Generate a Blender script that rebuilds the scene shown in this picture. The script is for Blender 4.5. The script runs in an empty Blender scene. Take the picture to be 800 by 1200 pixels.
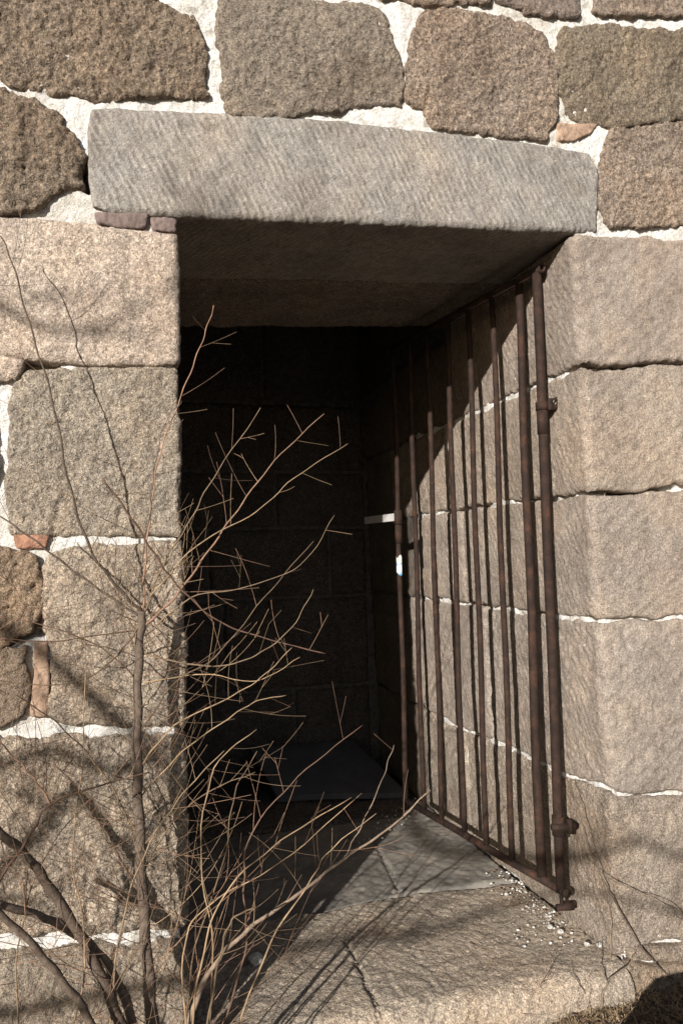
import bpy, math, random
import numpy as np
from mathutils import Vector, Matrix
from mathutils.geometry import delaunay_2d_cdt
S = bpy.context.scene
COL = S.collection
rnd = random.Random(7)

# ------------------------------------------------------------------ camera model
FPX, YAW, PITCH, ROLL = 888.858, 0.2768, 0.0559, -0.0245
CAM = np.array([-0.1119, -1.63, 0.9917])
_cy, _sy, _cp, _sp = math.cos(YAW), math.sin(YAW), math.cos(PITCH), math.sin(PITCH)
FW = np.array([_sy*_cp, _cy*_cp, _sp]); R0 = np.array([_cy, -_sy, 0.]); U0 = np.cross(R0, FW)
_c, _s = math.cos(ROLL), math.sin(ROLL)
RT, UP = _c*R0+_s*U0, -_s*R0+_c*U0
W0, KW, HH, SH = 0.9969, -0.0268, 1.7583, 0.0591     # opening width (and its lean), lintel height (and its slope)
D1, DB, YS = 0.8234, 1.80, 0.50                      # soffit depth, chamber depth, seam of the threshold
def Wz(z): return W0+KW*(z-.8)
def Hx(x): return HH+SH*(x-.45)
def ray(x, y): return FW+RT*(x-400)/FPX-UP*(y-600)/FPX
def hit(x, y, n, p0):
    d = ray(x, y); n = np.array(n, float)
    return CAM+d*((np.array(p0, float)-CAM)@n)/(d@n)
def atY(x, y, Y=0.): return hit(x, y, (0, 1, 0), (0, Y, 0))
def atZ(x, y, Z=0.): return hit(x, y, (0, 0, 1), (0, 0, Z))
def face_r(x, y):
    p = atY(x, y); return (p[0]-Wz(p[2]), p[2])
def rev_r(x, y):
    p = hit(x, y, (1, 0, -KW), (W0, 0, .8)); return (-p[1], p[2])
def front(x, y):
    p = atY(x, y); return (p[0], p[2])

# ------------------------------------------------------------------ numpy noise
_rs = np.random.RandomState(3)
_perm = np.concatenate([_rs.permutation(256)]*3)
_val = _rs.rand(256)*2-1
def vnoise(P):
    P = np.asarray(P, float); I = np.floor(P).astype(int); F = P-I; F = F*F*F*(F*(F*6-15)+10); I &= 255
    def h(a, b, c): return _val[_perm[_perm[_perm[(I[:, 0]+a) & 255]+((I[:, 1]+b) & 255)]+((I[:, 2]+c) & 255)]]
    x, y, z = F[:, 0], F[:, 1], F[:, 2]
    l = lambda a, b, t: a+(b-a)*t
    return l(l(l(h(0,0,0), h(1,0,0), x), l(h(0,1,0), h(1,1,0), x), y), l(l(h(0,0,1), h(1,0,1), x), l(h(0,1,1), h(1,1,1), x), y), z)
def fbm(P, f, oct=4, gain=.5, seed=0):
    P = np.asarray(P, float)*f+seed*17.13; a = 1.; s = np.zeros(len(P)); n = 0
    for k in range(oct):
        s += a*vnoise(P); n += a; P = P*2.03+5.7; a *= gain
    return s/n*1.6

# ------------------------------------------------------------------ object helpers
def link(name, me, mat=None, parent=None, color=None, smooth=True):
    o = bpy.data.objects.new(name, me); COL.objects.link(o)
    if mat: me.materials.append(mat)
    if smooth: me.polygons.foreach_set('use_smooth', [True]*len(me.polygons))
    if parent is not None:
        o.parent = parent; o.location = -Vector(parent.get('_base', parent.location))
    if color: o.color = (*color, 1)
    return o
def mesh(name, V, Fc):
    me = bpy.data.meshes.new(name); me.from_pydata([tuple(map(float, v)) for v in V], [], Fc); me.update(); return me
def thing(name, label, cat, loc=(0, 0, 0), group=None):
    o = bpy.data.objects.new(name, None); COL.objects.link(o); o.location = loc; o.empty_display_size = .05
    o['label'] = label; o['category'] = cat
    if group: o['group'] = group
    return o
def tag(o, label, cat, group=None, kind=None):
    if label: o['label'] = label
    if cat: o['category'] = cat
    if group: o['group'] = group
    if kind: o['kind'] = kind
    return o
class MB:
    def __init__(s): s.v = []; s.f = []
    def add(s, V, Fc):
        n = len(s.v); s.v += [tuple(map(float, p)) for p in V]; s.f += [tuple(i+n for i in f) for f in Fc]
    def tube(s, pts, rad, sides=6, cap=True):
        pts = [np.array(p, float) for p in pts]; n = len(pts)
        if not hasattr(rad, '__len__'): rad = [rad]*n
        ref = None; V = []
        for i in range(n):
            t = pts[min(i+1, n-1)]-pts[max(i-1, 0)]; t = t/(np.linalg.norm(t)+1e-12)
            if ref is None:
                ref = np.cross(t, [0, 0, 1.]) if abs(t[2]) < .9 else np.cross(t, [1., 0, 0])
            ref = ref-t*(ref@t); ref /= np.linalg.norm(ref)+1e-12; b = np.cross(t, ref)
            for k in range(sides):
                a = 2*math.pi*k/sides; V.append(pts[i]+rad[i]*(math.cos(a)*ref+math.sin(a)*b))
        Fc = [(i*sides+k, i*sides+(k+1) % sides, (i+1)*sides+(k+1) % sides, (i+1)*sides+k) for i in range(n-1) for k in range(sides)]
        if cap: Fc += [tuple(range(sides))[::-1], tuple((n-1)*sides+k for k in range(sides))]
        s.add(V, Fc)
    def box(s, c, ax, ay, az):
        c, ax, ay, az = map(lambda q: np.array(q, float), (c, ax, ay, az))
        V = [c+i*ax+j*ay+k*az for i in (-1, 1) for j in (-1, 1) for k in (-1, 1)]
        s.add(V, [(0,1,3,2), (4,6,7,5), (0,4,5,1), (2,3,7,6), (0,2,6,4), (1,5,7,3)])
    def build(s, name, mat, parent=None, color=None, smooth=True):
        return link(name, mesh(name, s.v, s.f), mat, parent, color, smooth)

# ------------------------------------------------------------------ materials
def newmat(name):
    m = bpy.data.materials.new(name); m.use_nodes = True; nt = m.node_tree; b = nt.nodes['Principled BSDF']
    b.inputs['Specular IOR Level'].default_value = .25
    return m, nt, b
def N(nt, t, **k):
    n = nt.nodes.new(t)
    for a, v in k.items():
        if a.startswith('i_'): n.inputs[a[2:].replace('_', ' ')].default_value = v
        else: setattr(n, a, v)
    return n
def noise(nt, vec, scale, detail=4, rough=.55, dist=0.):
    n = N(nt, 'ShaderNodeTexNoise'); n.inputs['Scale'].default_value = scale; n.inputs['Detail'].default_value = detail
    n.inputs['Roughness'].default_value = rough; n.inputs['Distortion'].default_value = dist
    nt.links.new(vec, n.inputs['Vector']); return n.outputs['Fac']
def ramp(nt, fac, stops, interp='LINEAR'):
    r = N(nt, 'ShaderNodeValToRGB'); e = r.color_ramp.elements; r.color_ramp.interpolation = interp
    while len(e) < len(stops): e.new(.5)
    for q, (p, c) in zip(e, stops): q.position = p; q.color = (*c, 1) if len(c) == 3 else c
    nt.links.new(fac, r.inputs['Fac']); return r.outputs['Color']
def mix(nt, fac, a, b, mode='MIX'):
    m = N(nt, 'ShaderNodeMix', data_type='RGBA', blend_type=mode)
    for s, v in ((m.inputs[0], fac), (m.inputs[6], a), (m.inputs[7], b)):
        if hasattr(v, 'is_linked'): nt.links.new(v, s)
        else: s.default_value = v if not isinstance(v, tuple) else ((*v, 1) if len(v) == 3 else v)
    return m.outputs[2]
def bump(nt, h, strength, dist, prev=None):
    b = N(nt, 'ShaderNodeBump'); b.inputs['Strength'].default_value = strength; b.inputs['Distance'].default_value = dist
    nt.links.new(h, b.inputs['Height'])
    if prev: nt.links.new(prev, b.inputs['Normal'])
    return b.outputs['Normal']
def math_(nt, op, a, b=None):
    m = N(nt, 'ShaderNodeMath', operation=op)
    for s, v in ((m.inputs[0], a), (m.inputs[1], b)):
        if v is None: continue
        if hasattr(v, 'is_linked'): nt.links.new(v, s)
        else: s.default_value = v
    return m.outputs[0]

def granite(name, grain=1., pit=.6, tool=0., tooldir=(1, 0, 0), speck=1., coarse=.5, tscale=17.):
    m, nt, b = newmat(name); L = nt.links.new
    tc = N(nt, 'ShaderNodeTexCoord').outputs['Object']
    oi = N(nt, 'ShaderNodeObjectInfo')
    col = oi.outputs['Color']
    n1 = noise(nt, tc, 4.5, 5, .6); n2 = noise(nt, tc, 38, 5, .65); n3 = noise(nt, tc, 150*grain, 3, .75); n4 = noise(nt, tc, 300*grain, 2, .7)
    base = mix(nt, 1., col, ramp(nt, n1, [(.28, (.74, .72, .70)), (.5, (1, 1, 1)), (.72, (1.22, 1.16, 1.08))]), 'MULTIPLY')
    base = mix(nt, 1., base, ramp(nt, n2, [(.3, (.74, .73, .73)), (.5, (1, 1, 1)), (.7, (1.2, 1.2, 1.18))]), 'MULTIPLY')
    rv = math_(nt, 'ADD', math_(nt, 'MULTIPLY', oi.outputs['Random'], .55), .55*speck-.1)
    sp = ramp(nt, n3, [(.34, (.30, .27, .26)), (.44, (.78, .76, .75)), (.54, (1.05, 1.04, 1.03)), (.63, (1.6, 1.56, 1.52))])
    base = mix(nt, rv, base, sp, 'MULTIPLY')
    base = mix(nt, .6*speck, base, ramp(nt, n4, [(.36, (.4, .38, .37)), (.46, (.95, .95, .95)), (.56, (1.05, 1.05, 1.05)), (.66, (1.8, 1.78, 1.75))]), 'MULTIPLY')
    st = ramp(nt, noise(nt, tc, 2.3, 6, .7, .8), [(.42, (0, 0, 0)), (.62, (1, 1, 1))])
    base = mix(nt, math_(nt, 'MULTIPLY', st, .18), base, mix(nt, 1., base, (1.05, .80, .60), 'MULTIPLY'))
    sm = N(nt, 'ShaderNodeMapping'); sm.inputs['Scale'].default_value = (9, 9, 1.6); L(tc, sm.inputs['Vector'])
    sk = ramp(nt, noise(nt, sm.outputs['Vector'], 1., 5, .6), [(.50, (0, 0, 0)), (.70, (1, 1, 1))])
    base = mix(nt, math_(nt, 'MULTIPLY', sk, .45), base, mix(nt, 1., base, (.66, .62, .58), 'MULTIPLY'))
    pt = ramp(nt, noise(nt, tc, 11, 6, .75, .4), [(.60, (0, 0, 0)), (.70, (1, 1, 1))])
    base = mix(nt, math_(nt, 'MULTIPLY', pt, .35), base, mix(nt, 1., base, (1.25, 1.25, 1.25), 'MULTIPLY'))
    L(base, b.inputs['Base Color']); b.inputs['Roughness'].default_value = .93
    pv = N(nt, 'ShaderNodeTexVoronoi', feature='SMOOTH_F1'); pv.inputs['Scale'].default_value = 70*grain; pv.inputs['Smoothness'].default_value = .5
    dv = N(nt, 'ShaderNodeMapping'); L(tc, dv.inputs['Vector']); L(dv.outputs['Vector'], pv.inputs['Vector'])
    nrm = bump(nt, noise(nt, tc, 30, 6, .68), coarse, .014)
    nrm = bump(nt, pv.outputs['Distance'], pit*.35, .009, nrm)
    nrm = bump(nt, noise(nt, tc, 95*grain, 4, .78), pit, .0105, nrm); nrm = bump(nt, noise(nt, tc, 260*grain, 2, .7), pit, .005, nrm)
    if tool > 0:
        dt = N(nt, 'ShaderNodeVectorMath', operation='DOT_PRODUCT'); dt.inputs[1].default_value = tooldir; L(tc, dt.inputs[0])
        mp = N(nt, 'ShaderNodeCombineXYZ'); L(dt.outputs['Value'], mp.inputs[0])
        wb = math_(nt, 'MULTIPLY', math_(nt, 'SUBTRACT', noise(nt, tc, 14, 3, .6), .5), .018)
        ad = math_(nt, 'ADD', dt.outputs['Value'], wb); L(ad, mp.inputs[0])
        w = N(nt, 'ShaderNodeTexWave', wave_type='BANDS', bands_direction='X'); w.inputs['Scale'].default_value = tscale
        w.inputs['Distortion'].default_value = 0
        L(mp.outputs[0], w.inputs['Vector'])
        hh = mix(nt, ramp(nt, noise(nt, tc, 20, 5, .75), [(.40, (0.,0.,0.)), (.60, (1, 1, 1))]), (.5, .5, .5), w.outputs['Color'])
        nrm = bump(nt, hh, tool, .005, nrm)
        base2 = mix(nt, .55*min(tool, 1), base, hh, 'OVERLAY'); L(base2, b.inputs['Base Color'])
    L(nrm, b.inputs['Normal']); return m
M_rough = granite('granite_quarry_faced', .8, .85, coarse=1., speck=.62)
M_pitted = granite('granite_pitted', .85, 1., coarse=1., speck=.55)
M_dressed = granite('granite_dressed', 1.1, .5, tool=.14, tooldir=(.6, 0, .8), coarse=.3, speck=.6)
M_right = granite('granite_fine', 1.5, .75, tool=.24, tooldir=(.35, .80, -.45), coarse=.28, speck=.68)
M_lintel = granite('granite_tooled', 1.3, .36, tool=.40, tooldir=(.88, .5, .47), coarse=.26, speck=.6, tscale=21.)
M_sill = granite('granite_worn', .9, .6, tool=.15, tooldir=(.7, -.7, 0), coarse=.35)
M_shade = granite('granite_shaded', .9, .6, coarse=.5)  # chamber granite; its blocks get dark colours that paint in the interior shade
def plain(name, color, var=.25, scale=40, rough=.9, bs=.6, bd=.004, spec=.2, metal=0):
    m, nt, b = newmat(name); tc = N(nt, 'ShaderNodeTexCoord').outputs['Object']
    n = noise(nt, tc, scale, 6, .65); lo = tuple(c*(1-var) for c in color); hi = tuple(min(1, c*(1+var)) for c in color)
    nt.links.new(ramp(nt, n, [(.3, lo), (.7, hi)]), b.inputs['Base Color']); b.inputs['Roughness'].default_value = rough
    b.inputs['Specular IOR Level'].default_value = spec; b.inputs['Metallic'].default_value = metal
    nt.links.new(bump(nt, noise(nt, tc, scale*2.2, 5, .65), bs, bd), b.inputs['Normal']); return m
def mortar_mat():
    m, nt, b = newmat('lime_mortar'); tc = N(nt, 'ShaderNodeTexCoord').outputs['Object']
    n = noise(nt, tc, 22, 6, .7)
    c = ramp(nt, n, [(.30, (.40, .36, .30)), (.38, (.70, .67, .60)), (.45, (.88, .86, .81)), (.60, (.93, .92, .89))])
    big = ramp(nt, noise(nt, tc, 5, 4, .6), [(.36, (.78, .75, .70)), (.48, (1, 1, 1))]); c = mix(nt, 1., c, big, 'MULTIPLY')
    c = mix(nt, 1., c, ramp(nt, noise(nt, tc, 170, 3, .7), [(.3, (.72, .7, .68)), (.5, (1, 1, 1))]), 'MULTIPLY')
    nt.links.new(c, b.inputs['Base Color']); b.inputs['Roughness'].default_value = .95
    nr = bump(nt, noise(nt, tc, 45, 6, .75), .95, .020); nr = bump(nt, noise(nt, tc, 190, 4, .7), .6, .004, nr)
    nt.links.new(nr, b.inputs['Normal']); return m
M_mortar = mortar_mat()
M_mortar_grey = plain('joint_mortar_grey', (.36, .31, .25), .4, 60, .95, .8, .006)
M_mortar_shade = plain('joint_mortar_shaded', (.10, .095, .09), .4, 50, .95, .8, .006)  # chamber mortar, interior shade painted into its dark colour
M_brick = plain('brick_clay', (.33, .18, .12), .45, 60, .95, .9, .006)
M_brickp = plain('brick_pale', (.36, .25, .18), .4, 50, .95, .9, .006)
def rust_mat():
    m, nt, b = newmat('rusted_iron'); tc = N(nt, 'ShaderNodeTexCoord').outputs['Object']
    n = noise(nt, tc, 28, 7, .7); n2 = noise(nt, tc, 230, 4, .7)
    c = ramp(nt, n, [(.3, (.016, .011, .0095)), (.5, (.029, .018, .0135)), (.62, (.052, .027, .018)), (.75, (.11, .05, .028))])
    c = mix(nt, .7, c, ramp(nt, n2, [(.32, (.55, .5, .5)), (.5, (1, 1, 1)), (.7, (1.35, 1.25, 1.2))]), 'MULTIPLY')
    nt.links.new(c, b.inputs['Base Color']); b.inputs['Roughness'].default_value = .8; b.inputs['Specular IOR Level'].default_value = .22
    nt.links.new(bump(nt, n2, .5, .0015, bump(nt, n, .4, .004)), b.inputs['Normal']); return m
M_rust = rust_mat()
M_bolt = plain('galvanised_bar', (.50, .49, .47), .15, 60, .6, .2, .001, .4)
M_bark = plain('shrub_bark', (.175, .135, .105), .45, 90, .85, .7, .003)
M_twig = plain('dry_twig', (.225, .16, .10), .4, 45, .75, .3, .001, .3)
M_twigr = plain('reddish_twig', (.19, .115, .08), .4, 45, .7, .3, .001, .3)
M_soil = plain('dry_soil', (.115, .088, .066), .5, 30, .97, 1., .012)
M_sheet = plain('grey_sheet', (.085, .088, .10), .2, 14, .7, .2, .002, .3)
for m_ in (M_twig, M_twigr, M_bark):
    nt_ = m_.node_tree; b_ = nt_.nodes['Principled BSDF']; src = b_.inputs['Base Color'].links[0].from_socket
    oi_ = N(nt_, 'ShaderNodeObjectInfo')
    nt_.links.new(mix(nt_, 1., src, ramp(nt_, oi_.outputs['Random'], [(0, (.5, .48, .46)), (.5, (.95, .95, .95)), (1, (1.5, 1.45, 1.35))]), 'MULTIPLY'), b_.inputs['Base Color'])
M_grass = plain('dead_grass', (.27, .20, .12), .45, 60, .85, .2, .001)
M_leaf = plain('leaf_litter', (.15, .10, .065), .5, 50, .9, .4, .002)
def slab_mat():
    m, nt, b = newmat('blue_grey_slab'); tc = N(nt, 'ShaderNodeTexCoord').outputs['Object']
    n = noise(nt, tc, 7, 7, .65, .6); n2 = noise(nt, tc, 300, 3, .7)
    c = ramp(nt, n, [(.3, (.13, .122, .11)), (.5, (.21, .195, .17)), (.7, (.31, .27, .225))])
    c = mix(nt, .5, c, ramp(nt, n2, [(.3, (.6, .6, .6)), (.5, (1, 1, 1)), (.7, (1.3, 1.3, 1.3))]), 'MULTIPLY')
    nt.links.new(c, b.inputs['Base Color']); b.inputs['Roughness'].default_value = .75
    nt.links.new(bump(nt, noise(nt, tc, 60, 5, .7), .35, .004), b.inputs['Normal']); return m
M_slab = slab_mat()

# ------------------------------------------------------------------ masonry surfaces: map (u, v) + height to space
RC = .022
def map_front(U, V, h):
    return np.stack([U, -h, V], 1)
def map_right(U, V, h):
    w = Wz(V); th = np.clip((U+RC)/(2*RC), 0, 1)*math.pi/2
    nx, ny = -np.cos(th), -np.sin(th)
    bx = np.where(U > RC, w+U, np.where(U < -RC, w, w+RC-RC*np.cos(th)))
    by = np.where(U > RC, 0, np.where(U < -RC, -U, RC-RC*np.sin(th)))
    return np.stack([bx+nx*h, by+ny*h, V], 1)
def map_left(U, V, h, r=.012):
    th = np.clip((U+r)/(2*r), 0, 1)*math.pi/2          # 0 = front, 90 = reveal
    nx, ny = np.sin(th), -np.cos(th)
    bx = np.where(U < -r, U, np.where(U > r, 0, -r+r*np.sin(th)))
    by = np.where(U < -r, 0, np.where(U > r, U, r-r*np.cos(th)))
    return np.stack([bx+nx*h, by+ny*h, V], 1)
def map_lintel(U, V, h, r=.012):                        # V = z - Hx; below 0 runs into the soffit
    th = np.clip((V+r)/(2*r), 0, 1)*math.pi/2           # 90 = front
    ny, nz = -np.sin(th), -np.cos(th); H = Hx(U)
    by = np.where(V > r, 0, np.where(V < -r, -V, r-r*np.sin(th)))
    bz = np.where(V > r, H+V, np.where(V < -r, H, H+r-r*np.cos(th)))
    return np.stack([U, by+ny*h, bz+nz*h], 1)
def map_back(U, V, h): return np.stack([U, DB-h, V], 1)
def map_top(U, V, h, r=.045):                           # sill: U = x, V = y; V below 0 rolls down the front
    th = np.clip((V+r)/(2*r), 0, 1)*math.pi/2           # 90 = top
    ny, nz = -np.cos(th), np.sin(th)
    by = np.where(V > r, V, np.where(V < -r, 0, r-r*np.cos(th)))-.03
    bz = np.where(V > r, 0, np.where(V < -r, V, -r+r*np.sin(th)))
    return np.stack([U, by+ny*h, bz+nz*h], 1)
def resample(poly, ds):
    out = []; n = len(poly)
    for i in range(n):
        a = np.array(poly[i]); b = np.array(poly[(i+1) % n]); L = np.linalg.norm(b-a); k = max(1, int(round(L/ds)))
        out += [a+(b-a)*j/k for j in range(k)]
    return np.array(out)
def smooth_poly(P, it=2):
    for _ in range(it): P = .5*P+.25*(np.roll(P, 1, 0)+np.roll(P, -1, 0))
    return P
def inside(P, Q):
    x, y = P[:, 0], P[:, 1]; r = np.zeros(len(P), bool); n = len(Q); j = n-1
    for i in range(n):
        xi, yi = Q[i]; xj, yj = Q[j]
        c = ((yi > y) != (yj > y)) & (x < (xj-xi)*(y-yi)/(yj-yi+1e-15)+xi); r ^= c; j = i
    return r
def seg_dist(P, Q, closed=True):
    d = np.full(len(P), 1e9); n = len(Q)
    for i in range(n if closed else n-1):
        a, b = Q[i], Q[(i+1) % n]; ab = b-a; t = np.clip(((P-a)@ab)/(ab@ab+1e-15), 0, 1)
        d = np.minimum(d, np.hypot(*(P-a-t[:, None]*ab).T))
    return d
_k = [0]
def block(name, poly, mp, mat, parent, color, ds=.0055, amp=.006, bulge=.006, rad=.010, rag=.0035, depth=.07, base=0., cracks=(), f=9, soft=1, grow=0.):
    _k[0] += 1; seed = _k[0]
    Q = resample(poly, ds*.9); Q = smooth_poly(Q, soft)
    if grow:
        T = np.roll(Q, -1, 0)-np.roll(Q, 1, 0); T /= np.linalg.norm(T, axis=1)[:, None]+1e-9
        ar = np.sum(Q[:, 0]*np.roll(Q[:, 1], -1)-Q[:, 1]*np.roll(Q[:, 0], -1))
        Q = Q+np.stack([T[:, 1], -T[:, 0]], 1)*grow*(1 if ar > 0 else -1)
    Q3 = np.stack([Q[:, 0], Q[:, 1], np.full(len(Q), seed*3.)], 1)
    Q = Q+np.stack([fbm(Q3, 26, 4, .6, 1), fbm(Q3, 26, 4, .6, 2)], 1)*rag
    nb = len(Q); mn, mx = Q.min(0), Q.max(0)
    gx = np.arange(mn[0], mx[0], ds); gy = np.arange(mn[1], mx[1], ds*.866)
    G = np.array([(x+(ds/2 if j & 1 else 0), y) for j, y in enumerate(gy) for x in gx])
    G = G+_rs.uniform(-.18, .18, G.shape)*ds
    G = G[inside(G, Q)]; dG = seg_dist(G, Q); G = G[dG > ds*.55]
    A = np.concatenate([Q, G])
    vs, es, fs, ov, oe, of = delaunay_2d_cdt([Vector(p) for p in A], [(i, (i+1) % nb) for i in range(nb)], [], 1, 1e-6)
    A = np.array([tuple(v) for v in vs]); d = seg_dist(A, Q)
    P0 = mp(A[:, 0], A[:, 1], np.zeros(len(A)))+seed*2.7
    t = np.clip(d/rad, 0, 1)
    h = base-rad*.8*(1-np.sqrt(1-(1-t)**2))
    h += bulge*(1-np.exp(-d/.05))
    h += amp*(fbm(P0, f, 3, .5, 4)*.9+fbm(P0, f*4, 4, .62, 5)*.55)
    hf = fbm(P0, f*13, 3, .6, 6); h += amp*.42*hf-amp*.5*np.clip(-hf-.25, 0, 1)
    rg = np.abs(fbm(P0, f*.8, 3, .5, 8)); h -= amp*.5*np.exp(-(rg/.05)**2)
    for ck in cracks:
        ck = resample(ck, .02)[:-1] if len(ck) > 2 else np.array(ck)
        ck = ck+_rs.uniform(-.004, .004, ck.shape); dc = seg_dist(A, ck, False); h -= .008*np.exp(-(dc/.003)**2)
    P = mp(A[:, 0], A[:, 1], h)
    # outer ring -> skirt
    em = {}
    for fa in fs:
        for a, b2 in zip(fa, fa[1:]+fa[:1]):
            if (b2, a) in em: em.pop((b2, a))
            else: em[(a, b2)] = 1
    ring = sorted({i for e in em for i in e}); pos = {v: k for k, v in enumerate(ring)}
    B = mp(A[ring, 0], A[ring, 1], np.full(len(ring), -depth)); n = len(P)
    Fc = [tuple(x) for x in fs]+[(b2, a, n+pos[a], n+pos[b2]) for (a, b2) in em]
    V = np.concatenate([P, B]); me = mesh(name, V, Fc)
    # orient outward
    k = len(fs)//2; me.calc_loop_triangles()
    p = me.polygons[k]; a0 = A[list(fs[k])].mean(0)[None]
    nn = (mp(a0[:, 0], a0[:, 1], np.array([.01]))-mp(a0[:, 0], a0[:, 1], np.array([0.])))[0]
    if np.dot(nn, p.normal) < 0: me.flip_normals()
    return link(name, me, mat, parent, color)
def sheet(mp, u0, u1, v0, v1, ds, hf):
    nu = max(2, int((u1-u0)/ds)); nv = max(2, int((v1-v0)/ds))
    U, V = np.meshgrid(np.linspace(u0, u1, nu), np.linspace(v0, v1, nv)); U = U.ravel(); V = V.ravel()
    P = mp(U, V, hf(U, V)); Fc = [(j*nu+i, j*nu+i+1, (j+1)*nu+i+1, (j+1)*nu+i) for j in range(nv-1) for i in range(nu-1)]
    return P, Fc

# ------------------------------------------------------------------ the wall
wall = thing('granite_wall', 'weathered granite block wall with white lime mortar around a dark doorway', 'stone wall', (.5, .02, -.1))
wall['_base'] = (.5, .02, -.1)
BROWN = (.24, .192, .145); BROWN2 = (.275, .225, .182); PINK = (.395, .338, .285); TAN = (.39, .335, .27); GREY = (0.296, 0.275, 0.249)
FR = lambda *p: [front(*q) for q in p]
def fb(poly, mat, col, **k):
    k.setdefault('grow', .0085); return block('granite_block', FR(*poly), map_front, mat, wall, col, **k)
RG = dict(base=.004, amp=.010, bulge=.005, rad=.0055, rag=.0095, f=10)
RM = dict(base=.003, amp=.007, bulge=.003, rad=.005, rag=.0085, f=9)
fb([(-90,-70), (150,-70), (172,0), (228,20), (238,60), (243,112), (200,113), (125,113), (80,106), (35,101), (12,97), (0,88), (-40,83), (-90,78)], M_rough, BROWN, **RG)
fb([(258,-2), (258,30), (262,70), (267,110), (269,131), (320,132), (390,128), (410,122), (468,118), (471,90), (464,55), (452,22), (442,9), (350,1)], M_rough, (.25, .212, .172), **RM)
fb([(500,14), (482,48), (478,115), (500,125), (512,146), (560,152), (640,163), (650,130), (652,66), (636,42), (610,28), (560,17), (520,12)], M_rough, BROWN2, **RM)
fb([(583,-70), (583,-2), (620,10), (675,20), (678,-70)], M_rough, (.225, .185, .16), **RM)
fb([(698,-70), (698,10), (740,14), (800,16), (870,18), (870,-70)], M_rough, BROWN2, **RM)
fb([(446,-70), (446,-8), (500,1), (572,2), (572,-70)], M_rough, BROWN2, **RM)
fb([(250,-70), (250,-14), (430,-14), (430,-70)], M_rough, BROWN2, **RM)
fb([(658,34), (652,100), (665,118), (672,138), (720,146), (800,139), (870,136), (870,38), (800,38), (710,32)], M_rough, (.225, .19, .145), **RM)
fb([(718,151), (706,190), (704,240), (712,261), (760,263), (870,259), (870,143), (800,146), (760,148)], M_rough, BROWN2, **RM)
fb([(-90,102), (0,106), (40,122), (70,137), (66,150), (82,162), (92,182), (96,210), (62,220), (50,236), (15,246), (-90,243)], M_rough, BROWN, **RG)
fb([(-90,424), (0,422), (22,423), (20,432), (5,444), (-90,448)], M_dressed, PINK, **RM)
fb([(-90,458), (-16,456), (-12,540), (-16,630), (-90,630)], M_pitted, TAN, **RM)
fb([(-90,643), (0,644), (35,648), (45,680), (45,718), (34,740), (0,755), (-90,762)], M_pitted, (0.290, 0.225, 0.165), **RG)
fb([(-90,770), (0,762), (28,760), (31,800), (22,838), (0,850), (-90,852)], M_pitted, (0.262, 0.210, 0.163), **RM)
# bricks and chips packed into the joints
def chip(poly, mat, mp=map_front, conv=front, base=-.002, name='brick_chip'):
    return block(name, [conv(*q) for q in poly], mp, mat, wall, None, ds=.004, amp=.003, bulge=.0, rad=.002, rag=.0022, depth=.04, base=base, f=22, grow=.002)
chip([(655,144), (700,145), (692,155), (672,163), (655,162)], M_brickp)
chip([(112,250), (172,251), (170,266), (140,266), (114,261)], plain('chip_stone', (0.175, 0.132, 0.119), .3, 40), base=.002, name='stone_chip')
chip([(178,254), (206,256), (206,271), (180,268)], bpy.data.materials['chip_stone'], base=.002, name='stone_chip')
chip([(17,628), (56,629), (52,642), (20,642)], M_brick)
chip([(41,753), (55,752), (57,790), (56,838), (37,840), (40,790)], M_brickp)
# left jamb: blocks that turn the corner into the reveal
FL = lambda pts: [front(*q) for q in pts]
def lj(left, ztopR, zbotR, mat, col, dep, **k):
    zt = front(213, ztopR)[1]; zb = front(213, zbotR)[1]
    poly = [(dep, zt), (dep, zb), (0, zb)]+FL(left)+[(0, zt)]
    k.setdefault('grow', .0028); return block('granite_block', poly, map_left, mat, wall, col, **k)
lj([(100,427), (50,421), (0,416), (-90,412), (-90,246), (0,250), (60,258), (100,262), (150,268), (196,274)], 274, 426, M_dressed, PINK, .75, amp=.003, bulge=.004, rad=.008, rag=.003)
lj([(150,627), (100,628), (50,627), (12,626), (8,560), (12,500), (16,450), (36,433), (120,430)], 430, 626, M_pitted, (.355, .31, .252), .55, amp=.0055, bulge=.004, rad=.008, rag=.006)
lj([(150,850), (75,850), (58,838), (59,760), (49,700), (52,660), (62,645), (120,639), (180,636)], 636, 849, M_pitted, TAN, .8, amp=.0065, bulge=.005, rad=.008, rag=.0065)
lj([(130,1092), (60,1094), (0,1096), (-90,1098), (-90,866), (0,868), (90,864)], 861, 1088, M_pitted, TAN, .5, amp=.0085, bulge=.006, rad=.010, rag=.010)
lj([(-90,1360), (-90,1118), (0,1118), (90,1112)], 1107, 1352, M_pitted, (0.322, 0.275, 0.219), .7, amp=.008, bulge=.006, rad=.010, rag=.010)
# right jamb: courses with traced joints that wrap from the face into the reveal
J = {}
J[1] = [face_r(870,419), face_r(800,424), face_r(760,426), face_r(735,428), face_r(705,431), rev_r(647,441), rev_r(610,459), rev_r(570,477)]
J[2] = [face_r(870,568), face_r(800,571), face_r(765,574), face_r(740,579), face_r(710,578), rev_r(650,584), rev_r(600,588)]
J[3] = [face_r(870,722), face_r(800,722), face_r(770,728), face_r(745,724), face_r(710,727), rev_r(650,723), rev_r(600,714), rev_r(510,703)]
J[4] = [face_r(870,931), face_r(800,930), face_r(740,934), face_r(712,926), rev_r(650,905), rev_r(610,882), rev_r(530,850), rev_r(500,832)]
J[5] = [face_r(870,1108), face_r(800,1107), face_r(740,1110), (-.05, -.01), (-.4, -.01), (-1.2, -.01)]
def zj(j, u):
    p = sorted(J[j]); return float(np.interp(u, [a for a, b in p], [b for a, b in p]))
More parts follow.
